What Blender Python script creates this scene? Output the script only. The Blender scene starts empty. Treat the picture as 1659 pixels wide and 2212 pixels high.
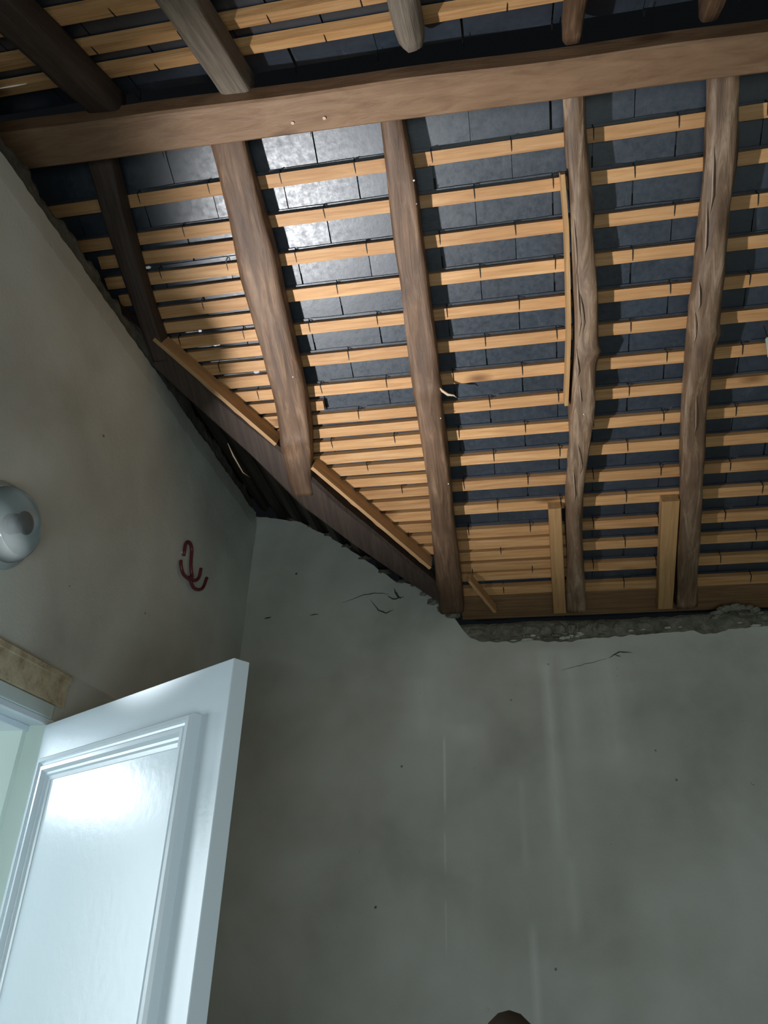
import bpy, bmesh, math, random
from mathutils import Vector, Matrix, noise

# ---------------------------------------------------------------- camera, light, exposure
SC = bpy.context.scene
COL = SC.collection
random.seed(7)

YAW, PITCH, ROLL, FPX = -0.1895675, 0.5194296, 0.0298254, 1625.84
fw = Vector((math.sin(YAW)*math.cos(PITCH), math.cos(YAW)*math.cos(PITCH), math.sin(PITCH)))
r0 = Vector((math.cos(YAW), -math.sin(YAW), 0)); u0 = r0.cross(fw)
rt = math.cos(ROLL)*r0 + math.sin(ROLL)*u0
up = -math.sin(ROLL)*r0 + math.cos(ROLL)*u0
cam_d = bpy.data.cameras.new('camera'); cam = bpy.data.objects.new('camera', cam_d); COL.objects.link(cam)
m = Matrix.Identity(4)
for i in range(3):
    m[i][0] = rt[i]; m[i][1] = up[i]; m[i][2] = -fw[i]
cam.matrix_world = m
cam_d.sensor_fit = 'HORIZONTAL'; cam_d.sensor_width = 36; cam_d.lens = 36*FPX/1659
cam_d.clip_start = 0.02
SC.camera = cam

SC.view_settings.view_transform = 'Standard'; SC.view_settings.look = 'None'
SC.view_settings.exposure = 0.0; SC.view_settings.gamma = 1.0
SC.view_settings.use_curve_mapping = False

w = bpy.data.worlds.new('world'); SC.world = w; w.use_nodes = True
w.node_tree.nodes['Background'].inputs[0].default_value = (.55, .65, .75, 1)
w.node_tree.nodes['Background'].inputs[1].default_value = 0.006

def aim(o, loc, tgt):
    o.location = loc
    o.rotation_euler = (Vector(tgt)-Vector(loc)).to_track_quat('-Z', 'Y').to_euler()

def lamp(name, kind, loc, tgt, energy, color, **kw):
    d = bpy.data.lights.new(name, kind); d.energy = energy; d.color = color
    for k, v in kw.items(): setattr(d, k, v)
    o = bpy.data.objects.new(name, d); COL.objects.link(o); aim(o, loc, tgt)
    return o

# torch held in the doorway, pointing up at the roof
lamp('torch_light', 'SPOT', (-1.232, 1.04, .19), (-.26, 1.72, 1.75), 255, (.97, .98, 1.0),
     spot_size=math.radians(67), spot_blend=1.0, shadow_soft_size=.032)
# the lit room beyond the doorway
lamp('next_room_light', 'AREA', (-2.15, 1.75, .46), (-.9, 1.5, .1), 4.5, (.80, .92, 1.0), shape='DISK', size=.16)
lamp('next_room_fill', 'AREA', (-3.6, 1.2, -.1), (-.9, 1.55, -.1), 34, (.82, .93, 1.0), shape='RECTANGLE', size=1.0, size_y=1.2)  # unseen source added to brighten the door leaf and reveal
# unseen soft fills added behind the viewer to brighten the walls
lamp('back_wall_fill', 'AREA', (.35, -.45, -.35), (.2, 2.88, 1.05), 11, (.86, .97, .95), shape='RECTANGLE', size=1.0, size_y=.8)
lamp('left_wall_fill', 'AREA', (-.3, -.9, -1.0), (-1.2, 1.7, 1.2), 12, (.78, .93, 1.0), shape='RECTANGLE', size=1.1, size_y=.9)

# ---------------------------------------------------------------- materials
def mat(name, base=(.5, .5, .5), rough=.6, **kw):
    mt = bpy.data.materials.new(name); mt.use_nodes = True
    b = mt.node_tree.nodes['Principled BSDF']
    b.inputs['Base Color'].default_value = (*base, 1); b.inputs['Roughness'].default_value = rough
    for k, v in kw.items(): b.inputs[k].default_value = v
    return mt, mt.node_tree, b

def N(nt, t, **kw):
    n = nt.nodes.new(t)
    for k, v in kw.items(): setattr(n, k, v)
    return n

def ramp(nt, src, stops):
    r = N(nt, 'ShaderNodeValToRGB'); e = r.color_ramp.elements
    while len(e) < len(stops): e.new(.5)
    for i, (p, c) in enumerate(stops): e[i].position = p; e[i].color = (*c, 1) if len(c) == 3 else c
    nt.links.new(src, r.inputs[0]); return r.outputs[0]

def coords(nt, scale=(1, 1, 1), rnd=True):
    tc = N(nt, 'ShaderNodeTexCoord'); mp = N(nt, 'ShaderNodeMapping'); mp.inputs['Scale'].default_value = scale
    nt.links.new(tc.outputs['Object'], mp.inputs[0])
    if rnd:
        oi = N(nt, 'ShaderNodeObjectInfo'); mu = N(nt, 'ShaderNodeVectorMath', operation='SCALE')
        cb = N(nt, 'ShaderNodeCombineXYZ')
        for i in range(3): nt.links.new(oi.outputs['Random'], cb.inputs[i])
        nt.links.new(cb.outputs[0], mu.inputs[0]); mu.inputs['Scale'].default_value = 37.0
        nt.links.new(mu.outputs[0], mp.inputs['Location'])
    return mp.outputs[0]

def noise_tex(nt, vec, scale, detail=4, rough=.55, dist=0):
    n = N(nt, 'ShaderNodeTexNoise'); n.inputs['Scale'].default_value = scale
    n.inputs['Detail'].default_value = detail; n.inputs['Roughness'].default_value = rough
    n.inputs['Distortion'].default_value = dist
    nt.links.new(vec, n.inputs['Vector']); return n.outputs['Fac']

def mix(nt, fac, a, b, mode='MIX'):
    mx = N(nt, 'ShaderNodeMix', data_type='RGBA', blend_type=mode)
    for s, v in ((0, fac), (6, a), (7, b)):
        if hasattr(v, 'is_linked'): nt.links.new(v, mx.inputs[s])
        else: mx.inputs[s].default_value = (*v, 1) if isinstance(v, tuple) else v
    return mx.outputs[2]

def bump(nt, b, h, strength, dist=.003):
    bp = N(nt, 'ShaderNodeBump'); bp.inputs['Strength'].default_value = strength
    bp.inputs['Distance'].default_value = dist
    nt.links.new(h, bp.inputs['Height']); nt.links.new(bp.outputs[0], b.inputs['Normal'])
    return bp

def math_n(nt, op, a, b=None, clamp=False):
    n = N(nt, 'ShaderNodeMath', operation=op, use_clamp=clamp)
    for i, v in enumerate((a, b)):
        if v is None: continue
        if hasattr(v, 'is_linked'): nt.links.new(v, n.inputs[i])
        else: n.inputs[i].default_value = v
    return n.outputs[0]

def wood(name, c_dark, c_mid, c_light, grain_axis, knot=None, rough=.7, bs=.4, rs=.35, gs=26, gl=1.3):
    mt, nt, b = mat(name, rough=rough)
    sc = [gs, gs, gs]; sc[grain_axis] = gl
    v = coords(nt, tuple(sc)); g = noise_tex(nt, v, 3.0, 6, .65, .6)
    col = ramp(nt, g, [(.3, c_dark), (.5, c_mid), (.72, c_light)])
    v2 = coords(nt); big = noise_tex(nt, v2, 6, 3)
    col = mix(nt, ramp(nt, big, [(.35, (0, 0, 0)), (.7, (rs, rs, rs))]), col, c_dark)
    if knot:
        sk = [22, 22, 22]; sk[grain_axis] = 9
        v3 = coords(nt, tuple(sk)); vo = N(nt, 'ShaderNodeTexVoronoi'); vo.inputs['Scale'].default_value = .32
        nt.links.new(v3, vo.inputs['Vector'])
        k = ramp(nt, vo.outputs['Distance'], [(.06, (1, 1, 1)), (.17, (0, 0, 0))])
        col = mix(nt, k, col, knot)
    oi = N(nt, 'ShaderNodeObjectInfo')
    rv = ramp(nt, oi.outputs['Random'], [(0, (.78, .76, .74)), (1, (1.0, 1.0, 1.0))])
    col = mix(nt, 1.0, col, rv, 'MULTIPLY')
    nt.links.new(col, b.inputs['Base Color'])
    bump(nt, b, g, bs, .004)
    return mt

M = {}
M['lath'] = wood('sawn_pine', (.39, .19, .07), (.545, .295, .118), (.66, .405, .20), 0, knot=(.22, .095, .03), rough=.62)
M['board'] = wood('sawn_board', (.36, .195, .075), (.48, .28, .115), (.58, .37, .17), 1, knot=(.2, .09, .03), rough=.65)
M['eaves'] = wood('eaves_board', (.16, .085, .04), (.25, .14, .065), (.33, .19, .09), 0)
M['rafter'] = wood('hewn_rafter', (.058, .030, .016), (.135, .072, .036), (.27, .165, .095), 1, knot=(.05, .025, .012), rough=.62, bs=.9, gs=15, gl=1.6, rs=.6)
M['rafter_pale'] = wood('barked_rafter', (.085, .048, .027), (.20, .122, .068), (.46, .34, .23), 1, knot=(.06, .03, .015), rough=.6, bs=1, gs=13, gl=1.8, rs=.6)
M['rafter_grey'] = wood('grey_log', (.12, .095, .07), (.21, .17, .13), (.32, .27, .21), 1, rough=.8, bs=1)
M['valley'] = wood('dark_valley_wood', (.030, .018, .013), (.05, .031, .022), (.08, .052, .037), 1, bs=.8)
M['beam'] = wood('ridge_wood', (.16, .088, .046), (.235, .138, .076), (.29, .18, .105), 0, knot=(.10, .05, .025), rough=.55, bs=.5, gs=12, gl=2.2)
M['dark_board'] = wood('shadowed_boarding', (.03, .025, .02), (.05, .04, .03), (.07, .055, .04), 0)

mt, nt, b = mat('slate', rough=.4); M['slate'] = mt
v = coords(nt); n1 = noise_tex(nt, v, 9, 6, .7); n2 = noise_tex(nt, v, 55, 5, .7)
v2 = coords(nt, (26, 5, 1)); n3 = noise_tex(nt, v2, 2.5, 4, .6)
c = ramp(nt, n1, [(.3, (.013, .020, .029)), (.62, (.023, .033, .047)), (.85, (.055, .07, .088))])
c = mix(nt, ramp(nt, n3, [(.62, (0, 0, 0)), (.8, (.3, .3, .3))]), c, (.11, .12, .135))
nt.links.new(c, b.inputs['Base Color'])
nt.links.new(ramp(nt, n2, [(.35, (.36, .36, .36)), (.7, (.52, .52, .52))]), b.inputs['Roughness'])
b.inputs['Specular IOR Level'].default_value = 1.0
ad = math_n(nt, 'ADD', n1, math_n(nt, 'MULTIPLY', n2, .35)); bump(nt, b, ad, .22, .003)

def plaster(name, streaks=None):
    mt, nt, b = mat(name, rough=.6)
    v = coords(nt, rnd=False)
    n1 = noise_tex(nt, v, 2.3, 3, .5, .3); n2 = noise_tex(nt, v, 120, 4, .7); n3 = noise_tex(nt, v, 14, 5, .6)
    c = ramp(nt, n1, [(.32, (.38, .385, .34)), (.5, (.49, .50, .45)), (.68, (.58, .60, .555))])
    c = mix(nt, ramp(nt, n3, [(.3, (.0, .0, .0)), (.8, (.30, .30, .30))]), c, (.60, .63, .59))
    vo = N(nt, 'ShaderNodeTexVoronoi'); vo.inputs['Scale'].default_value = 9; nt.links.new(v, vo.inputs['Vector'])
    pit = ramp(nt, vo.outputs['Distance'], [(.035, (1, 1, 1)), (.06, (0, 0, 0))])
    c = mix(nt, math_n(nt, 'MULTIPLY', pit, math_n(nt, 'GREATER_THAN', n3, .52)), c, (.10, .10, .085))
    if streaks:  # pale strips and patches of leaking light mixed into the plaster colour
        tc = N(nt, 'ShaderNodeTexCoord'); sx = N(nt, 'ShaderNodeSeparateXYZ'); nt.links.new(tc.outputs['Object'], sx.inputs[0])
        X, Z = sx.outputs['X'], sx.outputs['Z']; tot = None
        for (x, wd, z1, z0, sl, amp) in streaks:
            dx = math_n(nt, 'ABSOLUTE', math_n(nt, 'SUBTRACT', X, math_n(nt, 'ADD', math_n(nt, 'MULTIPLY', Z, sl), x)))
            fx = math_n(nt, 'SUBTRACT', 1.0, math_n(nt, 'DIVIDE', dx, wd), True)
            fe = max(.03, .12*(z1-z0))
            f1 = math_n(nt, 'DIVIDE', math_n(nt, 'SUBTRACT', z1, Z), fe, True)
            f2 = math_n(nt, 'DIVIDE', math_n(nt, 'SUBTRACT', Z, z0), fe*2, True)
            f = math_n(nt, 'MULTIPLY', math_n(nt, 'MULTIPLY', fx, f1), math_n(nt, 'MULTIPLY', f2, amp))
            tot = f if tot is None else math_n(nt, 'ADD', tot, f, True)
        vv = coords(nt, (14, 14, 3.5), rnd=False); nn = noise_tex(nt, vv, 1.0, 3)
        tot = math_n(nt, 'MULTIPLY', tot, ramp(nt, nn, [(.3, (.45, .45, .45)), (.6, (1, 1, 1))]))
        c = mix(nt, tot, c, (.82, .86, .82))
    nt.links.new(c, b.inputs['Base Color'])
    hh = math_n(nt, 'SUBTRACT', math_n(nt, 'ADD', math_n(nt, 'MULTIPLY', n3, 1.5), math_n(nt, 'MULTIPLY', n2, .4)), pit)
    bump(nt, b, hh, .35, .004)
    nt.links.new(ramp(nt, n3, [(.3, (.45,)*3), (.7, (.65,)*3)]), b.inputs['Roughness'])
    return mt
M['plaster'] = plaster('grey_plaster')
M['plaster_light_streaks'] = plaster('light_streaked_plaster', [
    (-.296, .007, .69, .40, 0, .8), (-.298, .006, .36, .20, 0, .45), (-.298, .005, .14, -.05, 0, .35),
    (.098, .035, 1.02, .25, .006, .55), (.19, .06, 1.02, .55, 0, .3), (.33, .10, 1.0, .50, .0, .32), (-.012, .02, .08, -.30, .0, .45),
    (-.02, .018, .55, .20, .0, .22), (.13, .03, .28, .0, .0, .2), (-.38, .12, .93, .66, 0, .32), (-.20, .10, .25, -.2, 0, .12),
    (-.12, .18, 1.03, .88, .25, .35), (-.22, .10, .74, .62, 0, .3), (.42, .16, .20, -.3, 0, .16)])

mt, nt, b = mat('rubble_masonry', rough=.9); M['rubble'] = mt
v = coords(nt, rnd=False); n1 = noise_tex(nt, v, 16, 6, .7)
nt.links.new(ramp(nt, n1, [(.3, (.07, .066, .05)), (.5, (.16, .155, .12)), (.66, (.27, .265, .215)), (.8, (.46, .46, .40))]), b.inputs['Base Color'])
bump(nt, b, n1, 1, .02)
mt, nt, b = mat('dark_mortar', rough=.95); M['mortar'] = mt
v = coords(nt, rnd=False); n1 = noise_tex(nt, v, 20, 6, .7)
nt.links.new(ramp(nt, n1, [(.3, (.05, .045, .034)), (.7, (.15, .14, .11))]), b.inputs['Base Color']); bump(nt, b, n1, 1, .02)

mt, nt, b = mat('glossy_white_paint', (.66, .74, .80), .27); M['paint'] = mt
v = coords(nt, rnd=False); n1 = noise_tex(nt, v, 40, 4, .6); bump(nt, b, n1, .10, .004)
b.inputs['Specular IOR Level'].default_value = .5
mt, nt, b = mat('pale_grey_frame_paint', (.50, .58, .56), .4); M['frame_paint'] = mt
v = coords(nt, rnd=False); bump(nt, b, noise_tex(nt, v, 30, 4), .1, .004)
mt, nt, b = mat('bright_reveal_paint', (.74, .84, .78), .45); M['reveal'] = mt
v = coords(nt, rnd=False); bump(nt, b, noise_tex(nt, v, 30, 4), .1, .004)
mt, nt, b = mat('beige_lintel', rough=.8); M['lintel'] = mt
v = coords(nt, (1, 1, 1), rnd=False); n1 = noise_tex(nt, v, 28, 6, .7)
nt.links.new(ramp(nt, n1, [(.3, (.30, .23, .14)), (.5, (.47, .40, .27)), (.75, (.58, .52, .38))]), b.inputs['Base Color']); bump(nt, b, n1, .5, .006)
M['hook'] = mat('dark_red_plastic', (.12, .018, .022), .4)[0]
M['iron'] = mat('black_iron_wire', (.02, .02, .022), .5, Metallic=.6)[0]
M['porcelain'] = mat('grey_porcelain', (.36, .40, .40), .25)[0]
mt, nt, b = mat('ribbed_glass', (.86, .95, .96), .10, **{'Transmission Weight': .93, 'IOR': 1.25}); M['glass'] = mt
M['bulb'] = mat('dark_socket', (.05, .055, .055), .4)[0]
M['green_plastic'] = mat('pale_green_plastic', (.45, .55, .42), .4)[0]
M['crack'] = mat('dirt_crack', (.045, .045, .04), .95)[0]
M['mortar_white'] = mat('pale_mortar', (.48, .48, .42), .9)[0]
M['brown_post'] = mat('dark_brown_wood', (.035, .022, .012), .7)[0]
M['splinter'] = mat('pale_splinter', (.50, .36, .24), .7)[0]
M['floor'] = mat('grey_floor', (.22, .21, .19), .8)[0]
mt, nt, b = mat('daylight_through_gap', (0, 0, 0), 1); M['daylight'] = mt
b.inputs['Emission Color'].default_value = (.80, .85, .95, 1); b.inputs['Emission Strength'].default_value = .75
mt, nt, b = mat('faint_daylight_through_gap', (0, 0, 0), 1); M['daylight_dim'] = mt
b.inputs['Emission Color'].default_value = (.75, .78, .72, 1); b.inputs['Emission Strength'].default_value = .22

# ---------------------------------------------------------------- helpers
def mesh_obj(name, bm, material, parent=None, matrix=None, smooth=False):
    me = bpy.data.meshes.new(name); bm.normal_update(); bm.to_mesh(me); bm.free()
    me.materials.append(material)
    if smooth:
        for p in me.polygons: p.use_smooth = True
    return inst(name, me, parent, matrix)

def inst(name, me, parent=None, matrix=None):
    o = bpy.data.objects.new(name, me); COL.objects.link(o)
    mw = matrix or Matrix.Identity(4)
    if parent is not None:
        o.parent = parent; o.matrix_basis = WM[parent.name].inverted() @ mw
    else: o.matrix_basis = mw
    WM[o.name] = mw
    return o
WM = {}
def empty(name, loc, label=None, cat=None, kind=None, group=None):
    o = bpy.data.objects.new(name, None); COL.objects.link(o); o.location = loc; o.empty_display_size = .05
    WM[o.name] = Matrix.Translation(loc)
    return tag(o, label, cat, kind, group)
def tag(o, label=None, cat=None, kind=None, group=None):
    for k, v in (('label', label), ('category', cat), ('kind', kind), ('group', group)):
        if v: o[k] = v
    return o

def add_box(bm, x0, x1, y0, y1, z0, z1, bev=0.0):
    vs = [bm.verts.new((x, y, z)) for z in (z0, z1) for y in (y0, y1) for x in (x0, x1)]
    F = [bm.faces.new([vs[i] for i in f]) for f in ((0, 2, 3, 1), (4, 5, 7, 6), (0, 1, 5, 4), (2, 6, 7, 3), (0, 4, 6, 2), (1, 3, 7, 5))]
    if bev:
        es = set(e for f in F for e in f.edges)
        bmesh.ops.bevel(bm, geom=list(es), offset=bev, segments=1, affect='EDGES', profile=.5)
def box_bm(*a, **k):
    bm = bmesh.new(); add_box(bm, *a, **k); return bm

def tube(bm, pts, rad, n=8, cap=True):
    pts = [Vector(p) for p in pts]; rings = []
    for i, p in enumerate(pts):
        t = (pts[min(i+1, len(pts)-1)]-pts[max(i-1, 0)]).normalized()
        a = t.orthogonal().normalized() if i == 0 else (pa - t*pa.dot(t)).normalized()
        pa = a; bb = t.cross(a); rr = rad[i] if isinstance(rad, (list, tuple)) else rad
        rings.append([bm.verts.new(p + rr*(math.cos(k*2*math.pi/n)*a + math.sin(k*2*math.pi/n)*bb)) for k in range(n)])
    for A, B in zip(rings, rings[1:]):
        for k in range(n): bm.faces.new((A[k], A[(k+1) % n], B[(k+1) % n], B[k]))
    if cap:
        bm.faces.new(rings[0][::-1]); bm.faces.new(rings[-1])

def lathe(bm, prof, n=40):           # profile (radius, height) around local Z
    rings = []
    for r, z in prof:
        if r < 1e-5: rings.append([bm.verts.new((0, 0, z))])
        else: rings.append([bm.verts.new((r*math.cos(k*2*math.pi/n), r*math.sin(k*2*math.pi/n), z)) for k in range(n)])
    for A, B in zip(rings, rings[1:]):
        for k in range(n):
            q = [A[k % len(A)], A[(k+1) % len(A)], B[(k+1) % len(B)], B[k % len(B)]]
            q = list(dict.fromkeys(q))
            if len(q) > 2: bm.faces.new(q)

def lerp_tab(tab, s, k):
    if s <= tab[0][0]: return tab[0][k]
    for a, b2 in zip(tab, tab[1:]):
        if s <= b2[0]:
            t = (s-a[0])/(b2[0]-a[0]); return a[k]+(b2[k]-a[k])*t
    return tab[-1][k]

# ---------------------------------------------------------------- roof frames (x, downslope s, outward t)
AA, AC, AB = 0.5093865, 0.5387557, math.atan(.60)
YR, ZR = 1.22, 2.0664781
T = .075                              # rafter depth: laths sit at t = T
def frame(o, X, S, Nn):
    m = Matrix.Identity(4)
    for i in range(3): m[i][0] = X[i]; m[i][1] = S[i]; m[i][2] = Nn[i]; m[i][3] = o[i]
    return m
FA = frame((0, YR, ZR), (1, 0, 0), (0, math.cos(AA), -math.sin(AA)), (0, math.sin(AA), math.cos(AA)))
FC = frame((0, YR, ZR), (-1, 0, 0), (0, -math.cos(AC), -math.sin(AC)), (0, -math.sin(AC), math.cos(AC)))
FB = frame((-.23, 0, 1.139), (0, -1, 0), (math.cos(AB), 0, -math.sin(AB)), (math.sin(AB), 0, math.cos(AB)))
XV = lambda s: -.23-(1.9-s)*.812      # valley line on the rear slope
XR = 1.55                             # right wall
def at(F, x, s, t): return F @ Matrix.Translation((x, s, t))

# ---------------------------------------------------------------- the setting: walls
YB = 2.8805
YL = .027178
nL = Vector((math.cos(YL), -math.sin(YL), 0)); dL = Vector((math.sin(YL), math.cos(YL), 0))
FL = frame(Vector((-1.18, 1.723, 0)), nL, dL, (0, 0, 1))     # left wall: w (into room), u (along, + to back), z
UB = (YB-1.723)/math.cos(YL)
ZF = -1.55

def strip_wall(name, x0, x1, z0, ztop, th, material, matrix, nx=160, nz=6, rag=.012, front=0.0, seed=0, bulge=.004):
    """upright slab with a ragged top; local x along, local y = thickness (back), z up"""
    bm = bmesh.new(); F, B = [], []
    for i in range(nx+1):
        x = x0+(x1-x0)*i/nx; zt = ztop(x) + rag*(noise.noise(Vector((x*9, seed, 0)))*.9+noise.noise(Vector((x*31, seed, 3)))*.7)
        cf, cb = [], []
        for j in range(nz+1):
            f = j/nz; f = 1-(1-f)**2 if nz > 1 else f
            z = z0+(zt-z0)*f
            rnd = .010*max(0, (f-.93)/.07)
            y = front + bulge*noise.noise(Vector((x*2.2, z*2.2, seed))) + rnd
            cf.append(bm.verts.new((x, y, z)))
        B.append((bm.verts.new((x, front+th, z0)), bm.verts.new((x, front+th, zt))))
        F.append(cf)
    for i in range(nx):
        for j in range(nz): bm.faces.new((F[i][j], F[i+1][j], F[i+1][j+1], F[i][j+1]))
        bm.faces.new((F[i][nz], F[i+1][nz], B[i+1][1], B[i][1]))
        bm.faces.new((B[i][0], B[i][1], B[i+1][1], B[i+1][0]))
        bm.faces.new((F[i][0], B[i][0], B[i+1][0], F[i+1][0]))
    for i in (0, nx): bm.faces.new(F[i]+[B[i][1], B[i][0]])
    bmesh.ops.recalc_face_normals(bm, faces=bm.faces[:])
    return mesh_obj(name, bm, material, None, matrix, smooth=False)

def zt_back(x):
    tab = [(-3.4, 2.90), (-1.6, 1.93), (-1.16, 1.705), (-.95, 1.66), (-.80, 1.575), (-.62, 1.44), (-.50, 1.34), (-.40, 1.315), (-.33, 1.25), (-.24, 1.145), (-.19, 1.075), (-.12, 1.052), (.2, 1.045), (.5, 1.062), (.95, 1.075), (1.7, 1.08)]
    for a, b2 in zip(tab, tab[1:]):
        if x <= b2[0]:
            return a[1]+(b2[1]-a[1])*(x-a[0])/(b2[0]-a[0])
    return tab[-1][1]
FBK = Matrix.Translation((0, YB, 0))
wb = strip_wall('wall_back', -3.3, XR+.05, ZF, zt_back, .22, M['plaster_light_streaks'], FBK, nx=420, nz=60, rag=.010, seed=1)
tag(wb, 'grey plastered back wall with pale streaks of light painted in below the eaves', 'wall', 'structure')
# fill behind back wall plaster: raw masonry head
mh = strip_wall('trim_1', -.23, XR+.05, .95, lambda x: 1.138+.004*math.sin(x*9), .18, M['rubble'], FBK, nx=200, nz=14, rag=.006, front=.016, seed=5, bulge=.02)
tag(mh, 'rough dark masonry band on top of the back wall at the eaves', 'wall head', 'structure')
# left wall (with doorway)
bm = bmesh.new()
DU0, DU1, DZ = -.815, .012, .468      # doorway in the left wall
add_box(bm, -.22, 0, DU1, UB, ZF, .60)
add_box(bm, -.22, 0, -3.3, DU0, ZF, .60)
add_box(bm, -.22, 0, DU0, DU1, DZ, .60)
bmesh.ops.remove_doubles(bm, verts=bm.verts[:], dist=1e-5)
wl = mesh_obj('wall_left', bm, M['plaster'], None, FL)
tag(wl, 'grey plastered left wall above the open doorway', 'wall', 'structure')
# ragged plaster lip on its top
FLs = FL @ Matrix(((0, -1, 0, 0), (1, 0, 0, 0), (0, 0, 1, 0), (0, 0, 0, 1)))   # local x along the wall, local y into the wall
lip = strip_wall('plaster_face', -3.3, UB+.0, .60, lambda x: 1.715, .20, M['plaster'], FLs, nx=400, nz=30, rag=.011, front=0, seed=9, bulge=0)
lip.parent = wl; lip.matrix_basis = WM['wall_left'].inverted() @ FLs
core = strip_wall('rubble_top', -3.3, UB+.0, 1.55, lambda x: 1.80+.012*math.sin(x*5), .14, M['mortar'], FLs, nx=400, nz=14, rag=.035, front=.022, seed=13, bulge=.03)
core.parent = wl; core.matrix_basis = WM['wall_left'].inverted() @ FLs

def simple(name, label, cat, material, *b):
    o = mesh_obj(name, box_bm(*b), material); tag(o, label, cat, 'structure'); return o
simple('wall_right', 'plain grey wall on the right, outside the view', 'wall', M['plaster'], XR, XR+.15, -1.8, YB, ZF, 2.1)
simple('wall_front', 'plain grey wall behind the viewer', 'wall', M['plaster'], -1.3, XR, -1.95, -1.8, ZF, 1.2)
simple('floor', 'grey floor of the room, below the view', 'floor', M['floor'], -4.2, XR+.15, -1.95, YB+.2, ZF-.1, ZF)
# the next room through the doorway
nr = empty('wall_next_room', (-2.8, 1.3, ZF), 'white walls of the lit room beyond the doorway', 'wall', 'structure')
mesh_obj('wall_panel', box_bm(-4.2, -4.1, -.6, 2.7, ZF, .95), M['reveal'], nr)
mesh_obj('wall_panel', box_bm(-4.1, -1.40, 2.6, 2.7, ZF, .95), M['reveal'], nr)
mesh_obj('wall_panel', box_bm(-4.1, -1.48, -.6, -.5, ZF, .95), M['reveal'], nr)
mesh_obj('ceiling_panel', box_bm(-4.2, -1.45, -.6, 2.7, .95, 1.0), M['reveal'], nr)

# ---------------------------------------------------------------- ceiling: laths, slates, hooks
ceil = empty('ceiling', (0, YR, ZR), 'open slate roof seen from below, orange pine laths under dark slates', 'roof', 'structure')
ROWS = [.19, .307, .428, .546, .662, .774, .888, .998, 1.105, 1.21, 1.317, 1.42, 1.525, 1.62, 1.717, 1.815]
LW = .0385
def lath_bm(x0, x1, w=LW, t0=0, th=.024, seed=0):
    bm = bmesh.new(); n = max(2, int((x1-x0)/.12)); R = []
    for i in range(n+1):
        x = x0+(x1-x0)*i/n
        e0 = .0013*noise.noise(Vector((x*6, seed*3.1, 0))); e1 = .0013*noise.noise(Vector((x*6, seed*3.1, 9)))
        R.append([bm.verts.new(p) for p in ((x, -w/2+e0, t0), (x, w/2+e1, t0), (x, w/2+e1, t0+th), (x, -w/2+e0, t0+th))])
    for A, B in zip(R, R[1:]):
        for k in range(4): bm.faces.new((A[k], A[(k+1) % 4], B[(k+1) % 4], B[k]))
    bm.faces.new(R[0][::-1]); bm.faces.new(R[-1])
    bmesh.ops.recalc_face_normals(bm, faces=bm.faces[:]); return bm
def put_lath(F, x0, x1, s, wd=LW, tilt=0, seed=0):
    c = (x0+x1)/2
    mm = F @ Matrix.Translation((c, s, T)) @ Matrix.Rotation(tilt, 4, 'Z')
    return mesh_obj('lath', lath_bm(x0-c, x1-c, wd, seed=seed), M['lath'], ceil, mm)
rr = random.Random(3)
for i, s in enumerate(ROWS):
    xl = XV(s)+.035
    if s < .35: pieces = [(xl, XR)]
    elif s < .93: pieces = [(-.73, XR)]
    elif s < 1.45: pieces = [(-.25, XR)]
    else: pieces = [(.245, XR)]
    for (a, b2) in pieces:
        j = rr.uniform(.35, 1.2)
        if b2-a > 1.2:
            q = .245 if i % 2 else .64
            put_lath(FA, a, q, s+.001, rr.uniform(.037, .040), rr.uniform(-.002, .002), i)
            put_lath(FA, q, b2, s-.001, rr.uniform(.037, .040), rr.uniform(-.002, .002), i+50)
        else: put_lath(FA, a, b2, s, rr.uniform(.037, .042), rr.uniform(-.002, .002), i)
for s in (.368, .437, .496, .553, .607, .665, .720, .774, .829, .885, .937, .99, 1.045):    # close laths by the valley, first bay
    put_lath(FA, max(XV(s)+.10, -1.30), -.73, s, rr.uniform(.037, .041), rr.uniform(-.006, .006), s)
for s in (.999, 1.054, 1.109, 1.163, 1.218, 1.272, 1.327, 1.381, 1.435, 1.489, 1.544, 1.597):    # second bay
    put_lath(FA, XV(s)+.10, -.25, s, rr.uniform(.036, .040), rr.uniform(-.006, .006), s)
for s in (1.531, 1.583, 1.637, 1.690, 1.738, 1.811):                     # third bay, beside the stub
    put_lath(FA, -.27, .25, s, rr.uniform(.038, .042), rr.uniform(-.004, .004), s)
put_lath(FA, -.73, -.632, .945, .035, .01, 3)                            # short offcut nailed in the gap
ROWC = [.17, .283, .405, .525, .645, .765, .885]
for i, s in enumerate(ROWC):
    put_lath(FC, -XR, 1.72, s, .038, rr.uniform(-.002, .002)+(.0 if i != 1 else -.006), i+90)

EB = mesh_obj('eaves_board', box_bm(XV(1.85)+.05, XR, 1.836, 1.955, T, T+.022, bev=.002), M['eaves'], ceil, FA)
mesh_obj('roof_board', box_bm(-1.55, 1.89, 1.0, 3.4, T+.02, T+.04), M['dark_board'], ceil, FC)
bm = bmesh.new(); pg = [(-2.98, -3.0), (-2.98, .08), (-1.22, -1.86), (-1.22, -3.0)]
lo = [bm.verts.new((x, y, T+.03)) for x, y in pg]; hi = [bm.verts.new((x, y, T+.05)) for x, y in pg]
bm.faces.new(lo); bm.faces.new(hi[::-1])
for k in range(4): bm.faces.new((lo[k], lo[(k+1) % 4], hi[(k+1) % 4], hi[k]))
bmesh.ops.recalc_face_normals(bm, faces=bm.faces[:]); mesh_obj('roof_board', bm, M['dark_board'], ceil, FB)
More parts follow.
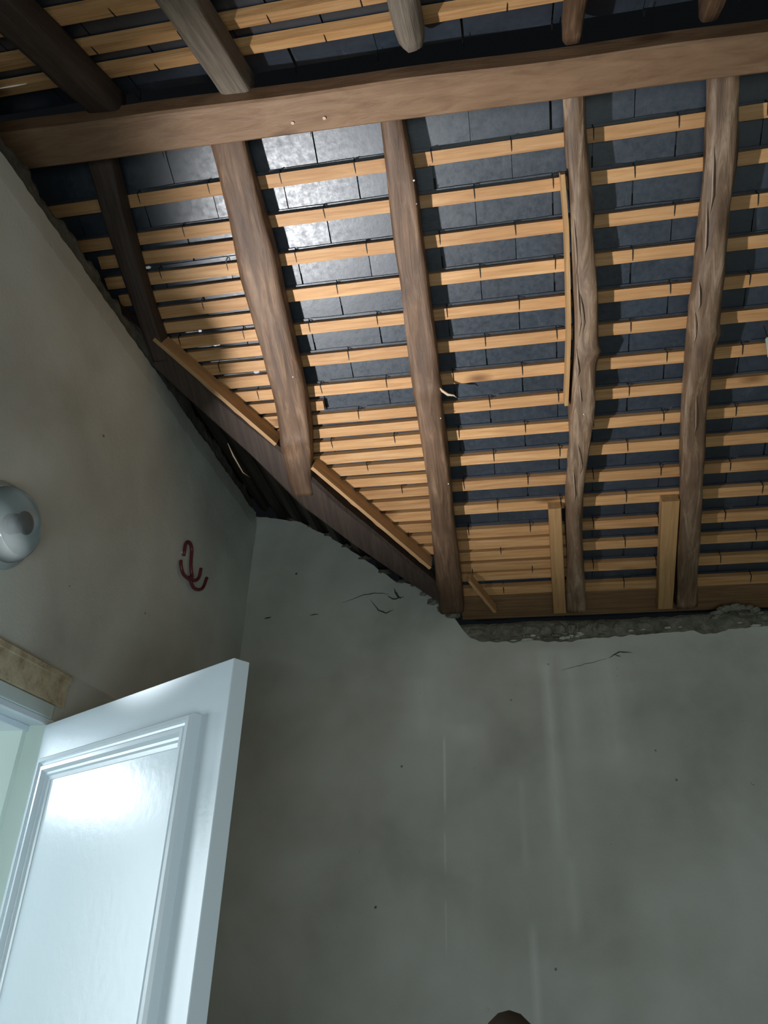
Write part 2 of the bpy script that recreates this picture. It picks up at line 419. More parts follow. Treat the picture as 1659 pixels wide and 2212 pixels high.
# side slope laths beyond the valley; shade of the void put into their colour
for k in range(10):
    s = -.10-.115*k
    yv = YB-(-s*math.cos(AB))*.6/.558
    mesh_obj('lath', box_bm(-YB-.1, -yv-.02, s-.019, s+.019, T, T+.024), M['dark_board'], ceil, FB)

SW, SE = .235, .205
slate_meshes = []
def slate_bm(w, l, seed, clip=None):
    rg = random.Random(seed); bm = bmesh.new(); th = .0045
    # bottom outline with a slightly nibbled edge
    pts = []
    for k in range(5): pts.append((-w/2+w*k/4, rg.uniform(-.0012, .0012)))
    for k in range(5): pts.append((w/2-w*k/4, l+rg.uniform(-.0012, .0012)))
    if seed % 7 == 3: pts[0] = (-w/2+.03, 0); pts.append((-w/2, .035))
    a = [bm.verts.new((x, y, 0)) for x, y in pts]; b2 = [bm.verts.new((x, y, th)) for x, y in pts]
    bm.faces.new(a[::-1]); bm.faces.new(b2)
    n = len(pts)
    for k in range(n): bm.faces.new((a[k], a[(k+1) % n], b2[(k+1) % n], b2[k]))
    bmesh.ops.recalc_face_normals(bm, faces=bm.faces[:])
    return bm
for k in range(7):
    me = bpy.data.meshes.new('slate'); bm = slate_bm(SW-.0042, SE, k); bm.to_mesh(me); bm.free(); me.materials.append(M['slate']); slate_meshes.append(me)
hook_bm = bmesh.new()
tube(hook_bm, [(0, -.027, .0225), (.0, -.024, .0215), (.0005, -.0195, -.0012), (.0008, .004, -.0012), (.0010, .013, -.0006)], [.0008, .0014, .0018, .0014, .0006], 5)
hook_me = bpy.data.meshes.new('slate_hook'); hook_bm.to_mesh(hook_me); hook_bm.free(); hook_me.materials.append(M['iron'])
TI = .060
def slates(F, rows, xa, xb, x0, valley=None, first=None):
    rg = random.Random(11)
    for i, s in enumerate(rows):
        s0 = s-.0265
        off = x0 + (SW/2 if i % 2 else 0)
        k = math.floor((xa-off)/SW)
        while off+k*SW < xb:
            xc = off+(k+.5)*SW
            xl, xr_ = xc-SW/2, xc+SW/2
            k += 1
            if valley is not None and xr_ < valley(s)-.02: continue
            me = slate_meshes[rg.randrange(7)]
            mm = F @ Matrix.Translation((xc+rg.uniform(-.0015, .0015), s0, T+.0245)) @ Matrix.Rotation(TI+rg.uniform(-.008, .008), 4, 'X') @ Matrix.Rotation(rg.uniform(-.012, .012), 4, 'Y') @ Matrix.Rotation(rg.uniform(-.004, .004), 4, 'Z')
            if valley is not None and xl < valley(s+SE)+.0:
                bm = bmesh.new(); bm.from_mesh(me)
                # cut along the valley
                p = mm.inverted() @ F @ Vector((valley(s)-.01, s, T)); q = mm.inverted() @ F @ Vector((valley(s+.3)-.01, s+.3, T))
                d = (q-p); d.z = 0; nn = Vector((d.y, -d.x, 0)).normalized()
                g = bmesh.ops.bisect_plane(bm, geom=bm.verts[:]+bm.edges[:]+bm.faces[:], plane_co=p, plane_no=nn, clear_inner=True)
                eds = [e for e in g['geom_cut'] if isinstance(e, bmesh.types.BMEdge)]
                if eds: bmesh.ops.contextual_create(bm, geom=eds)
                if len(bm.faces) > 2: mesh_obj('slate', bm, M['slate'], ceil, mm)
                else: bm.free()
            else: inst('slate', me, ceil, mm)
            if xl > -1.28 and (valley is None or xl > valley(s)+.1) and xl < 1.15:
                inst('slate_hook', hook_me, ceil, F @ Matrix.Translation((xl, s, T)) @ Matrix.Rotation(rg.uniform(-.05, .05), 4, 'Z'))
slates(FA, [.072]+ROWS, -1.72, 1.45, .075+SW/2, XV)
slates(FC, [.05]+ROWC[:6], -1.45, 1.35, .04, None)
bm = bmesh.new(); pg = [(XV(-.02)-.04, -.02), (XR, -.02), (XR, 1.99), (XV(1.99)-.04, 1.99)]
lo = [bm.verts.new((x, y, T+.062)) for x, y in pg]; hi = [bm.verts.new((x, y, T+.075)) for x, y in pg]
bm.faces.new(lo); bm.faces.new(hi[::-1])
for k in range(4): bm.faces.new((lo[k], lo[(k+1) % 4], hi[(k+1) % 4], hi[k]))
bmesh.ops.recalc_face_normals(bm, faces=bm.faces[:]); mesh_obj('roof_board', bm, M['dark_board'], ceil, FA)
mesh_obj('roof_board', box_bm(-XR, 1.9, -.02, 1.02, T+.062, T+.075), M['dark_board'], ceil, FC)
# chinks of daylight between laths of the first bay and at the far gable
def chink(F, x0, x1, s, w, mk='daylight', t=T+.021):
    bm = bmesh.new(); n = 6; R = []
    for i in range(n+1):
        x = x0+(x1-x0)*i/n; h = w*(.35+.65*abs(noise.noise(Vector((x*60, s*50, 0))))*1.6)*(0.3 if i in (0, n) else 1)
        R.append([bm.verts.new((x, s-h/2, t)), bm.verts.new((x, s+h/2, t)), bm.verts.new((x, s+h/2, t+.001)), bm.verts.new((x, s-h/2, t+.001))])
    for A, B in zip(R, R[1:]):
        for k in range(4): bm.faces.new((A[k], A[(k+1) % 4], B[(k+1) % 4], B[k]))
    bm.faces.new(R[0][::-1]); bm.faces.new(R[-1])
    bmesh.ops.recalc_face_normals(bm, faces=bm.faces[:])
    mesh_obj('daylight_gap', bm, M[mk], ceil, F)
chink(FA, -1.177, -1.135, .403, .014, 'daylight_dim')
chink(FA, -1.079, -1.03, .6355, .005, 'daylight_dim'); chink(FA, -1.03, -1.018, .6355, .008)
chink(FA, -1.05, -.99, .6915, .006, 'daylight_dim'); chink(FA, -.99, -.965, .691, .009)
chink(FA, -1.015, -.90, .750, .006, 'daylight_dim'); chink(FA, -.91, -.85, .750, .007, 'daylight_dim')
chink(FA, -.868, -.846, .804, .016); chink(FA, -.98, -.87, .804, .005, 'daylight_dim')
chink(FC, 1.235, 1.32, .193, .006, 'daylight_dim', T-.002); chink(FC, 1.28, 1.40, .018, .008, 'daylight_dim', T-.002)

# boards on edge along the valley, and the small one at the foot of the third bay
def edge_board(p, q, th, h, label=None, name='valley_board', t0=0.0):
    (x0, s0), (x1, s1) = p, q; d = Vector((x1-x0, s1-s0)); L = d.length; a = math.atan2(d.y, d.x)
    bm = bmesh.new(); n = 24; R = []
    for i in range(n+1):
        u = L*i/n; nb = .0
        if .3 < u/L < .95: nb = max(0, noise.noise(Vector((u*22, x0*10, 1))))*.022
        R.append([bm.verts.new(v) for v in ((u, -.0, t0), (u, th+nb*.35, t0+nb*.2), (u, th, t0+h), (u, 0, t0+h))])
    for A, B in zip(R, R[1:]):
        for k in range(4): bm.faces.new((A[k], A[(k+1) % 4], B[(k+1) % 4], B[k]))
    bm.faces.new(R[0][::-1]); bm.faces.new(R[-1])
    bmesh.ops.recalc_face_normals(bm, faces=bm.faces[:])
    mm = FA @ Matrix.Translation((x0, s0, 0)) @ Matrix.Rotation(a, 4, 'Z') @ Matrix.Rotation(0, 4, 'X')
    o = mesh_obj(name, bm, M['board_x'], ceil, mm)
    if label: o['label'] = label
M['board_x'] = wood('sawn_board_x', (.34, .18, .075), (.46, .27, .125), (.55, .35, .18), 0, rough=.65)
edge_board((-1.15, .615), (-.812, 1.046), .013, T-.002)
edge_board((-.697, 1.150), (-.312, 1.628), .013, T-.002)
edge_board((-.165, 1.70), (-.075, 1.86), .012, .05)

# ---------------------------------------------------------------- rafters
RT = {
'r0': [(-.02, -1.205, -1.12), (.10, -1.207, -1.124), (.21, -1.21, -1.134), (.4, -1.201, -1.136), (.59, -1.19, -1.134), (.70, -1.185, -1.13)],
'r1': [(0, -.806, -.70), (.08, -.804, -.70), (.27, -.798, -.688), (.36, -.801, -.680), (.45, -.80, -.678), (.64, -.795, -.676), (.83, -.789, -.676), (.92, -.794, -.678), (1.01, -.802, -.684), (1.11, -.808, -.696), (1.2, -.807, -.710), (1.27, -.79, -.716)],
'r2': [(0, -.295, -.222), (.08, -.295, -.222), (.21, -.294, -.216), (.48, -.295, -.207), (.75, -.297, -.205), (1.02, -.294, -.203), (1.28, -.29, -.203), (1.42, -.29, -.202), (1.55, -.295, -.201), (1.69, -.301, -.201), (1.86, -.304, -.207)],
'r3': [(0, .222, .284), (.15, .225, .284), (.28, .231, .293), (.41, .238, .301), (.55, .242, .307), (.68, .243, .312), (.81, .240, .314), (.94, .234, .309), (1.08, .227, .299), (1.21, .219, .284), (1.34, .210, .269), (1.47, .208, .263), (1.61, .208, .264), (1.74, .207, .272), (1.885, .206, .276)],
'r4': [(0, .608, .68), (.19, .610, .684), (.32, .612, .691), (.45, .611, .69), (.58, .606, .687), (.72, .601, .685), (.85, .600, .681), (.98, .598, .679), (1.11, .597, .674), (1.25, .598, .676), (1.38, .605, .678), (1.51, .609, .68), (1.64, .610, .684), (1.78, .610, .688), (1.885, .610, .691)],
}
def rafter_bm(tab, depth=T, rough=.004, rnd=.35, seed=0, ribs=12, tip=False, knots=()):
    bm = bmesh.new(); n = 90; R = []; s0, s1 = tab[0][0], tab[-1][0]
    for i in range(n+1):
        s = s0+(s1-s0)*i/n; xl, xr_ = lerp_tab(tab, s, 1), lerp_tab(tab, s, 2)
        cx, hw = (xl+xr_)/2, (xr_-xl)/2; ring = []
        k_tip = 1.0
        if tip:
            e = (s-s0)/.05
            if e < 1: k_tip = math.sqrt(max(0.04, 1-(1-e)**2))
        for k in range(ribs):
            a = 2*math.pi*k/ribs + math.pi/ribs
            ca, sa = math.cos(a), math.sin(a)
            ex = 2/(2+6*(1-rnd))
            px = math.copysign(abs(ca)**ex, ca); pz = math.copysign(abs(sa)**ex, sa)
            q = Vector((ca*1.6, s*5.5, sa*1.6+seed*4.7)); q2 = Vector((ca*4, s*3.2, sa*4+seed*9.1))
            dsp = rough*(noise.noise(q)*1.2+noise.noise(q2)*1.0)
            for (ks, kk, kr) in knots:
                dsp += kr*math.exp(-((s-ks)/.022)**2)*max(0, math.cos(a-kk))
            wv = .0035*noise.noise(Vector((s*3, seed*3.3, 5)))
            top = pz > .5
            r_ = 1 if top else 1
            x = cx+wv+(px*hw+ca*dsp)*k_tip
            z = depth/2+(pz*depth/2+(0 if top else sa*dsp))*(k_tip if not top else 1)
            ring.append(bm.verts.new((x, s, min(z, depth-.0005))))
        R.append(ring)
    for A, B in zip(R, R[1:]):
        for k in range(ribs): bm.faces.new((A[k], A[(k+1) % ribs], B[(k+1) % ribs], B[k]))
    bm.faces.new(R[0][::-1]); bm.faces.new(R[-1])
    bmesh.ops.recalc_face_normals(bm, faces=bm.faces[:]); return bm
def rafter(key, F, tab, label, material, group=None, **kw):
    o = mesh_obj('rafter', rafter_bm(tab, **kw), material, None, F, smooth=True)
    tag(o, label, 'rafter', None, group); return o
D = math.radians
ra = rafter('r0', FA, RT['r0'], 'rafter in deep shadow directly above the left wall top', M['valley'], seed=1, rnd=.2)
r1 = rafter('r1', FA, RT['r1'], 'broad brown rafter whose foot ends on the diagonal valley timber', M['rafter'], seed=2, rough=.006, rnd=.25, knots=((1.05, D(250), .006),))
r2 = rafter('r2', FA, RT['r2'], 'brown rafter that meets the wall at the foot of the valley timber', M['rafter'], seed=3, rough=.005, rnd=.25, knots=((.9, D(330), .008),))
r3 = rafter('r3', FA, RT['r3'], 'crooked barked rafter with a thin strip nailed along its left side', M['rafter_pale'], seed=4, rough=.008, rnd=.55, knots=((.82, D(320), .012), (1.2, D(200), .006)))
r4 = rafter('r4', FA, RT['r4'], 'rightmost rear rafter with a knot halfway down and a short board at its foot', M['rafter_pale'], seed=5, rough=.007, rnd=.5, knots=((.80, D(330), .010), (.70, D(200), .006)))
# near slope rafters (x is mirrored in that frame)
def mir(x0, x1, s0, s1, dx=0): return [(s0, -x1, -x0), ((s0+s1)/2, -x1+dx, -x0+dx), (s1, -x1, -x0)]
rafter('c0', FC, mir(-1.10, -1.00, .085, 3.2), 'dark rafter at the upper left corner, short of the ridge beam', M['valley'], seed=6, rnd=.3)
rafter('c1', FC, mir(-.708, -.618, .085, 3.2), 'brown squared rafter crossing the upper left, resting on the ridge beam', M['rafter_grey'], seed=7, rough=.005, rnd=.3)
rafter('c2', FC, mir(-.205, -.132, .132, 3.2), 'greyish round log rafter ending in a rounded tip above the ridge beam', M['rafter_grey'], seed=8, rough=.006, rnd=1.0, tip=True)
rafter('c3', FC, mir(.214, .262, .09, 3.2), 'narrow brown rafter above the ridge beam, right of the round log', M['rafter'], seed=9, rnd=.3)
rafter('c4', FC, mir(.548, .60, .09, 3.2), 'shadowed rafter above the ridge beam at the top right', M['rafter'], seed=10, rnd=.5)

# nails in the rafters
def nail(F, x, s, par, rad=.0028):
    bm = bmesh.new(); lathe(bm, [(0, -.002), (rad, -.001), (rad*.9, .001), (0, .0015)], 8)
    mesh_obj('nail', bm, M['nail'], par, F @ Matrix.Translation((x, s, -.0015)))
M['nail'] = mat('bright_nail_head', (.75, .73, .68), .35, Metallic=.4)[0]
nail(FA, -.213, .235, r2); nail(FA, -.213, .30, r2, .0018); nail(FA, -.212, 1.0, r2, .002); nail(FA, -.21, 1.26, r2, .002)
nail(FA, -.70, .80, r1, .0022); nail(FA, .27, 1.03, r3, .002); nail(FA, .655, .80, r4, .003)

# pale strip nailed along r3, splinter on r2
bm = bmesh.new(); pts = [(.215, .275), (.224, .42), (.226, .575), (.226, .75), (.219, .90), (.213, 1.0)]
R = []
for x, s in pts: R.append([bm.verts.new(v) for v in ((x-.005, s, .012), (x+.007, s, .012), (x+.007, s, T), (x-.005, s, T))])
for A, B in zip(R, R[1:]):
    for k in range(4): bm.faces.new((A[k], A[(k+1) % 4], B[(k+1) % 4], B[k]))
bm.faces.new(R[0][::-1]); bm.faces.new(R[-1]); bmesh.ops.recalc_face_normals(bm, faces=bm.faces[:])
mesh_obj('edge_strip', bm, M['board'], r3, FA)['label'] = 'thin pale strip along the left side of the rafter'
bm = bmesh.new(); tube(bm, [(-.21, .885, .012), (-.196, .900, -.002), (-.178, .912, -.010), (-.158, .916, -.012), (-.150, .926, -.010)], [.002, .005, .005, .003, .001], 6)
mesh_obj('splinter', bm, M['splinter'], r2, FA, smooth=True)
# loose curls of bark along the crooked rafters
def sliver(x, s, L, wd, par, drop=.006, dx=.004):
    bm = bmesh.new()
    tube(bm, [(x, s, .003), (x+dx*.4, s+L*.35, -drop*.6), (x+dx, s+L*.75, -drop), (x+dx*.9, s+L, .002)], [.0006, wd*.55, wd*.4, .0004], 5)
    mesh_obj('bark_sliver', bm, M['bark'], par, FA, smooth=True)
M['bark'] = wood('pale_bark', (.30, .20, .13), (.42, .31, .22), (.55, .44, .34), 1, rough=.6)
for a in ((.245, .40, .16, .0035), (.252, .56, .20, .004), (.262, .62, .13, .003), (.248, .80, .10, .004), (.256, .91, .09, .003), (.232, 1.22, .16, .004), (.250, 1.14, .12, .003)): sliver(*a, r3)
for a in ((.625, .22, .22, .005), (.618, .40, .16, .005), (.612, .62, .10, .004), (.606, .72, .10, .004), (.628, 1.0, .14, .003)): sliver(*a, r4)

# ridge beam: slightly twisted squared timber
bm = bmesh.new(); n = 60; R = []
for i in range(n+1):
    x = -1.62+(XR+1.62)*i/n
    y0 = 1.140+.028*(x+.0)+.004*noise.noise(Vector((x*3, 0, 0))); y1 = 1.243+.020*(x+.3)+.004*noise.noise(Vector((x*3, 4, 0)))
    zb = 1.962+.004*noise.noise(Vector((x*2, 8, 0)))
    R.append([bm.verts.new(v) for v in ((x, y0, zb+.006), (x, y0+.006, zb), (x, y1-.006, zb), (x, y1, zb+.006), (x, y1, 2.028), (x, y0, 2.022))])
for A, B in zip(R, R[1:]):
    for k in range(6): bm.faces.new((A[k], A[(k+1) % 6], B[(k+1) % 6], B[k]))
bm.faces.new(R[0][::-1]); bm.faces.new(R[-1]); bmesh.ops.recalc_face_normals(bm, faces=bm.faces[:])
rb = mesh_obj('ridge_beam', bm, M['beam'], None)
tag(rb, 'long squared brown ridge beam crossing the whole roof', 'beam')
for x, y in ((-.52, 1.20), (-.43, 1.20)):
    bm = bmesh.new(); lathe(bm, [(0, -.0015), (.005, -.001), (.004, .001), (0, .001)], 8)
    mesh_obj('chip_mark', bm, M['splinter'], rb, Matrix.Translation((x, y, 1.9595)))

# valley rafter
VT = [(.0, -1.80, -1.69), (.50, -1.38, -1.27), (.70, -1.21, -1.10), (.80, -1.14, -1.03), (1.08, -.935, -.80), (1.33, -.770, -.615), (1.5, -.615, -.475), (1.70, -.42, -.31), (1.84, -.275, -.235)]
bm = bmesh.new(); n = 90; R = []
for i in range(n+1):
    q = VT[-1][0]*i/n; a, b2 = lerp_tab(VT, q, 1), lerp_tab(VT, q, 2); e = [.004*noise.noise(Vector((q*5, k*7.0, 2))) for k in range(4)]
    R.append([bm.verts.new(v) for v in ((a+e[0], q, .020), (a+.014+e[1], q, .006+e[1]), (b2-.014+e[2], q, .006+e[2]), (b2+e[3], q, .018), (b2, q, .066), (a, q, .066))])
for A, B in zip(R, R[1:]):
    for k in range(6): bm.faces.new((A[k], A[(k+1) % 6], B[(k+1) % 6], B[k]))
bm.faces.new(R[0][::-1]); bm.faces.new(R[-1]); bmesh.ops.recalc_face_normals(bm, faces=bm.faces[:])
FV = FA
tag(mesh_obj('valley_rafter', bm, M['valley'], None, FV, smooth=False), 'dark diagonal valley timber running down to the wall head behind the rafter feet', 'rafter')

# stub boards on the wall head
def stub(tab, label, seed):
    bm = bmesh.new(); n = 20; R = []; dpt = .05
    for i in range(n+1):
        s = tab[0][0]+(tab[-1][0]-tab[0][0])*i/n; a, b2 = lerp_tab(tab, s, 1), lerp_tab(tab, s, 2); e = .0012*noise.noise(Vector((s*14, seed, 0)))
        R.append([bm.verts.new(v) for v in ((a+e+.002, s, 0), (b2-.002, s, 0), (b2, s, .002), (b2, s, dpt), (a+e, s, dpt), (a+e, s, .002))])
    for A, B in zip(R, R[1:]):
        for k in range(6): bm.faces.new((A[k], A[(k+1) % 6], B[(k+1) % 6], B[k]))
    bm.faces.new(R[0][::-1]); bm.faces.new(R[-1]); bmesh.ops.recalc_face_normals(bm, faces=bm.faces[:])
    tag(mesh_obj('short_board', bm, M['board'], None, FA @ Matrix.Translation((0, 0, T-dpt-.0))), label, 'board')
stub([(1.41, .144, .190), (1.90, .150, .199)], 'short upright board on the wall head, left of the crooked barked rafter', 1)
stub([(1.41, .545, .606), (1.90, .550, .606)], 'short upright board on the wall head, against the rightmost rear rafter', 2)

# thin stick poking out of the dark valley corner
bm = bmesh.new(); tube(bm, [(-.998, 1.032, .01), (-.985, 1.08, .0), (-.965, 1.150, -.002), (-.955, 1.19, .03)], [.0012, .003, .002, .0008], 6)
st = mesh_obj('wood_splinter', bm, M['splinter'], None, FA, smooth=True); tag(st, 'thin pale splinter sticking out of the dark corner below the valley timber', 'stick')

# ---------------------------------------------------------------- masonry lumps on the wall head
def lump(name, c, r, material, par, seed, sq=(1, 1, 1)):
    bm = bmesh.new(); bmesh.ops.create_icosphere(bm, subdivisions=2, radius=1)
    for v in bm.verts:
        k = 1+.55*noise.noise(v.co*1.3+Vector((seed*3.7, 0, 0)))+.30*noise.noise(v.co*3.1+Vector((seed*1.7, 4, 0)))
        v.co = Vector((v.co.x*r*sq[0]*k, v.co.y*r*sq[1]*k, v.co.z*r*sq[2]*k))
    return mesh_obj(name, bm, material, par, Matrix.Translation(c))
rg = random.Random(5)
for k in range(34):
    x = rg.uniform(-.02, .26) if k < 18 else rg.uniform(-.2, 1.1)
    lump('mortar_lump', (x, YB+.003, 1.054+.03*max(0, x)+rg.uniform(-.006, .014)), rg.uniform(.004, .010), M['mortar_white'] if k % 3 else M['rubble'], mh, k, (rg.uniform(1.2, 2.2), .8, .6))
x = -.22
k = 0
while x < 1.4:
    wd = rg.uniform(.018, .060); h = rg.uniform(.020, .032)
    lump('stone', (x+wd, YB+.031+rg.uniform(-.006, .006), 1.094+rg.uniform(-.008, .008)), 1.0, M['rubble'], mh, k+40, (wd, .018, h))
    x += wd*1.9; k += 1
for k in range(20):       # arched mortar heap at the right
    a = math.pi*k/19
    lump('mortar_lump', (.838-.088*math.cos(a)+rg.uniform(-.006, .006), YB+.006+rg.uniform(-.006, .006), 1.108+.046*math.sin(a)+rg.uniform(-.005, .005)), rg.uniform(.009, .017), M['rubble'], mh, k+80, (1.5, .9, .7))
lump('stone', (.845, YB+.035, 1.12), .055, M['mortar'], mh, 99, (1.5, .5, .7))
for k, (x, z, r) in enumerate(((-.33, 1.235, .022), (-.29, 1.20, .020), (-.37, 1.275, .018), (-.26, 1.17, .020), (-.245, 1.19, .015), (-.41, 1.315, .014))):
    lump('mortar_lump', (x, YB+.012, z), r, M['rubble'], mh, k+120, (1.4, .7, .7))
for k in range(8):
    x = -.98+k*.085
    lump('mortar_lump', (x, YB+.02, zt_back(x)+.004), .020, M['mortar'], wb, k+150, (1.6, .7, .6))

# cracks in the plaster of the back wall
def crack(pts, rad):
    bm = bmesh.new(); q = []
    for a, b2 in zip(pts, pts[1:]):
        for j in range(5):
            t = j/5; x = a[0]+(b2[0]-a[0])*t; z = a[1]+(b2[1]-a[1])*t
            q.append((x+.003*noise.noise(Vector((x*90, z*90, 1))), YB-.001, z+.004*noise.noise(Vector((x*90, z*90, 5)))))
    q.append((pts[-1][0], YB-.001, pts[-1][1]))
    n = len(q); rads = [max(.0004, rad*math.sin(math.pi*(i+.3)/(n))*(.6+.6*abs(noise.noise(Vector((i*.7, rad*900, 0)))))) for i in range(n)]
    tube(bm, q, rads, 6)
    for v in bm.verts: v.co.y = YB-.0005+(v.co.y-YB)*.35
    mesh_obj('plaster_crack', bm, M['crack'], wb)
crack([(-.72, 1.245), (-.64, 1.275), (-.57, 1.283), (-.52, 1.275)], .0022)
crack([(-.60, 1.255), (-.565, 1.205), (-.53, 1.19), (-.50, 1.205)], .0035)
crack([(-.50, 1.30), (-.485, 1.268), (-.47, 1.252)], .006)
crack([(-.53, 1.27), (-.50, 1.25), (-.455, 1.26)], .0035)
crack([(-1.06, 1.188), (-1.03, 1.196)], .004); crack([(-.86, 1.195), (-.82, 1.20)], .0025)
crack([(.16, .925), (.25, .945), (.33, .965)], .0012); crack([(.34, .968), (.38, .99), (.43, .985)], .0028); crack([(.36, .98), (.385, .972)], .002)

# ---------------------------------------------------------------- doorway: frame, lintel, leaf
lt = mesh_obj('lintel_beam', box_bm(-.03, .006, -1.3, .055, .5055, .590, bev=.003), M['lintel'], None, FL)
mesh_obj('lintel_edge', box_bm(.004, .010, -1.3, .055, .572, .590, bev=.002), M['lintel'], lt, FL)
tag(lt, 'beige weathered timber lintel over the white doorway', 'lintel')
door = empty('door_1', FL @ Vector((0, 0, ZF)), 'white panelled door standing half open in the left wall', 'door', 'structure')
fr = mesh_obj('door_frame', box_bm(-.20, .008, DU0, DU1, DZ, .503, bev=.002), M['frame_paint'], door, FL)
mesh_obj('frame_stop', box_bm(-.20, .004, DU0, DU1+.0, .452, DZ, bev=.0015), M['paint'], fr, FL)
mesh_obj('frame_rebate', box_bm(-.20, -.046, DU0, DU1, .436, .452, bev=.0015), M['paint'], fr, FL)
mesh_obj('door_jamb', box_bm(-.22, .002, DU1-.006, DU1+.02, ZF, .468), M['reveal'], door, FL)
mesh_obj('door_jamb', box_bm(-.22, -.050, DU1-.022, DU1-.006, ZF, .452), M['reveal'], door, FL)
mesh_obj('door_jamb', box_bm(-.22, .002, DU0-.02, DU0+.02, ZF, .468), M['reveal'], door, FL)
H = Vector((-1.180, 1.723, 0)); dd = Vector((.662, -.452, 0)).normalized(); nb = Vector((-dd.y, dd.x, 0))   # nb: away from the viewer
FD = frame(H, dd, nb, (0, 0, 1))
leaf = mesh_obj('door_leaf', box_bm(.006, .802, 0, .036, ZF+.01, .450, bev=.0012), M['paint'], door, FD)
# recessed panel sheet and raised moulding frames
def mould_ring(x0, x1, z0, z1, name='panel_moulding'):
    prof = [(0, 0), (0, -.018), (.004, -.024), (.012, -.025), (.015, -.019), (.019, -.018), (.023, -.022), (.031, -.022), (.036, -.013), (.041, -.012), (.044, -.007), (.052, -.005), (.054, 0)]
    bm = bmesh.new(); R = []
    for (cx, cz, sx, sz) in ((x0, z0, 1, 1), (x1, z0, -1, 1), (x1, z1, -1, -1), (x0, z1, 1, -1)):
        R.append([bm.verts.new((cx+sx*o, y, cz+sz*o)) for o, y in prof])
    for i in range(4):
        A, B = R[i], R[(i+1) % 4]
        for k in range(len(prof)-1): bm.faces.new((A[k], A[k+1], B[k+1], B[k]))
    bmesh.ops.recalc_face_normals(bm, faces=bm.faces[:])
    mesh_obj(name, bm, M['paint'], leaf, FD)
mould_ring(.072, .720, -.62, .358)
mould_ring(.072, .720, -1.42, -.74)
mesh_obj('door_panel', box_bm(.125, .667, -.003, -.0005, -.57, .306), M['paint'], leaf, FD)
mesh_obj('door_panel', box_bm(.125, .667, -.003, -.0005, -1.37, -.79), M['paint'], leaf, FD)
for z in (-1.25, -.45, .28):
    bm = bmesh.new(); tube(bm, [(.0, .012, z-.045), (.0, .012, z+.045)], .006, 10)
    mesh_obj('hinge', bm, M['frame_paint'], door, FD)
bm = bmesh.new(); tube(bm, [(.755, -.002, -.52), (.755, -.045, -.52), (.745, -.052, -.52), (.65, -.052, -.52)], .008, 10)
mesh_obj('door_handle', bm, M['iron'], leaf, FD, smooth=True)

# ---------------------------------------------------------------- wall lamp (unlit glass bulkhead)
LU = (1.378-1.723)/math.cos(YL)
lampo = empty('wall_lamp', FL @ Vector((0, LU, .835)), 'unlit round lamp with clear ribbed glass dome on the left wall', 'lamp')
FW = FL @ Matrix.Translation((0, LU, .835)) @ Matrix(((0, 0, 1, 0), (1, 0, 0, 0), (0, 1, 0, 0), (0, 0, 0, 1)))   # local z = out of the wall
bm = bmesh.new(); lathe(bm, [(0, 0), (.104, 0), (.106, .008), (.102, .016), (.096, .018), (.094, .022), (.088, .022), (.086, .012), (0, .012)], 56)
mesh_obj('lamp_base', bm, M['porcelain'], lampo, FW, smooth=True)
bm = bmesh.new(); prof = []
for i in range(0, 61):
    a = math.pi/2*i/60; rad = .090*math.cos(a)**.8 if i < 60 else 0; z = .020+.060*math.sin(a)
    rib = (.0018*math.sin(i*2.1)) if i < 26 else 0
    prof.append((max(0, rad+rib), z))
for i in range(60, -1, -1):
    a = math.pi/2*i/60; rad = .086*math.cos(a)**.8 if i < 60 else 0; z = .020+.056*math.sin(a)
    prof.append((max(0, rad), z))
lathe(bm, prof, 64); bmesh.ops.recalc_face_normals(bm, faces=bm.faces[:])
mesh_obj('glass_dome', bm, M['glass'], lampo, FW, smooth=True)
bm = bmesh.new(); lathe(bm, [(0, .012), (.019, .013), (.019, .034), (.014, .036), (.020, .046), (.027, .058), (.024, .062), (.014, .068), (0, .070)], 32)
mesh_obj('light_bulb', bm, M['bulb'], lampo, FW, smooth=True)

# ---------------------------------------------------------------- dark red utility hook on the left wall
HU = lambda y: (y-1.723)/math.cos(YL)
hk = empty('wall_hook', FL @ Vector((0, HU(2.31), 1.19)), 'dark red three-pronged coated hook hanging on the left wall', 'hook')
def hp(pts): return [(w_, HU(y), z) for (w_, y, z) in pts]
def arc(c_y, c_z, r, a0, a1, w0, w1, n=12):
    return [(w0+(w1-w0)*i/n, c_y+r*math.cos(math.radians(a0+(a1-a0)*i/n)), c_z+r*1.0*math.sin(math.radians(a0+(a1-a0)*i/n))) for i in range(n+1)]
bm = bmesh.new()
tube(bm, hp([(.008, 2.252, 1.185), (.008, 2.252, 1.205)] + arc(2.278, 1.222, .028, 180, 0, .008, .008) + [(.010, 2.310, 1.18), (.012, 2.318, 1.155), (.014, 2.330, 1.135)]), .0062, 10)
mesh_obj('hook_stem', bm, M['hook'], hk, FL, smooth=True)
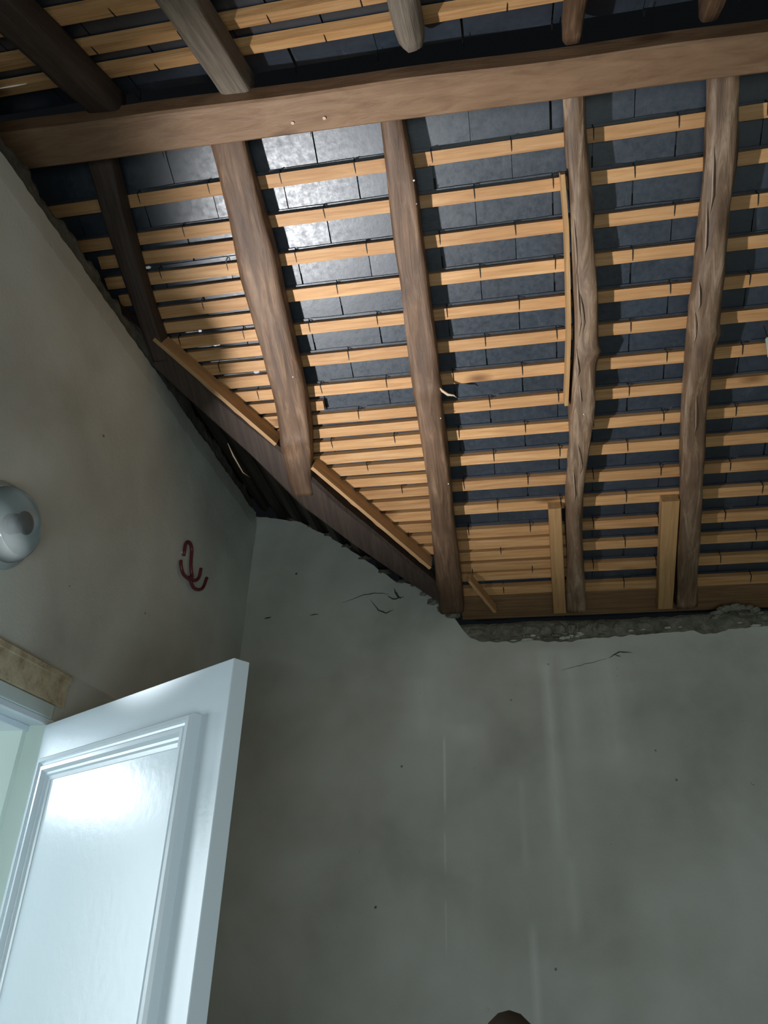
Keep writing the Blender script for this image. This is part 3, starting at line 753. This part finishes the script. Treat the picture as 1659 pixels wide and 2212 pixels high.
for P in ([(.008, 2.238, 1.158), (.012, 2.240, 1.135), (.014, 2.265, 1.115), (.014, 2.325, 1.120)],
          [(.012, 2.315, 1.130), (.016, 2.345, 1.128), (.020, 2.368, 1.150), (.020, 2.374, 1.190)],
          [(.012, 2.315, 1.125), (.018, 2.35, 1.100), (.024, 2.40, 1.120), (.024, 2.424, 1.175)]):
    P2 = []
    for i in range(len(P)-1):
        for j in range(5):
            t = j/5; p0, p1, p2, p3 = [Vector(P[max(0, min(len(P)-1, i+o))]) for o in (-1, 0, 1, 2)]
            P2.append(.5*((2*p1)+(p2-p0)*t+(2*p0-5*p1+4*p2-p3)*t*t+(-p0+3*p1-3*p2+p3)*t**3))
    P2.append(Vector(P[-1])); bm = bmesh.new(); tube(bm, hp([tuple(p) for p in P2]), .0062, 10)
    mesh_obj('prong', bm, M['hook'], hk, FL, smooth=True)
bm = bmesh.new(); tube(bm, hp([(-.004, 2.251, 1.198), (.010, 2.251, 1.196)]), .004, 8); mesh_obj('screw', bm, M['nail'], hk, FL)

# ---------------------------------------------------------------- pale green fitting hanging at the right edge
GX, GS = .838, .81
gx = empty('pull_cord_fitting', FA @ Vector((GX, GS, .0)), 'pale green fitting hanging on a cord at the right edge of the view', 'fitting')
base = FA @ Vector((GX, GS, T))
FG = Matrix.Translation((base.x, base.y, base.z))
bm = bmesh.new(); tube(bm, [(0, 0, 0), (0, 0, -.06)], .0015, 6); mesh_obj('cord', bm, M['iron'], gx, FG)
bm = bmesh.new(); lathe(bm, [(0, -.050), (.005, -.050), (.008, -.056), (.013, -.105), (.015, -.122), (.012, -.132), (0, -.135)], 20)
mesh_obj('holder', bm, M['green_plastic'], gx, FG, smooth=True)

# ---------------------------------------------------------------- dark rounded post just rising into view
bm = bmesh.new(); lathe(bm, [(0, ZF), (.040, ZF), (.040, -.13), (.037, -.105), (.028, -.088), (.015, -.077), (0, -.073)], 28)
tag(mesh_obj('post', bm, M['brown_post'], None, Matrix.Translation((-.042, 1.2, 0)), smooth=True), 'dark brown rounded post top at the bottom edge in front of the back wall', 'post')
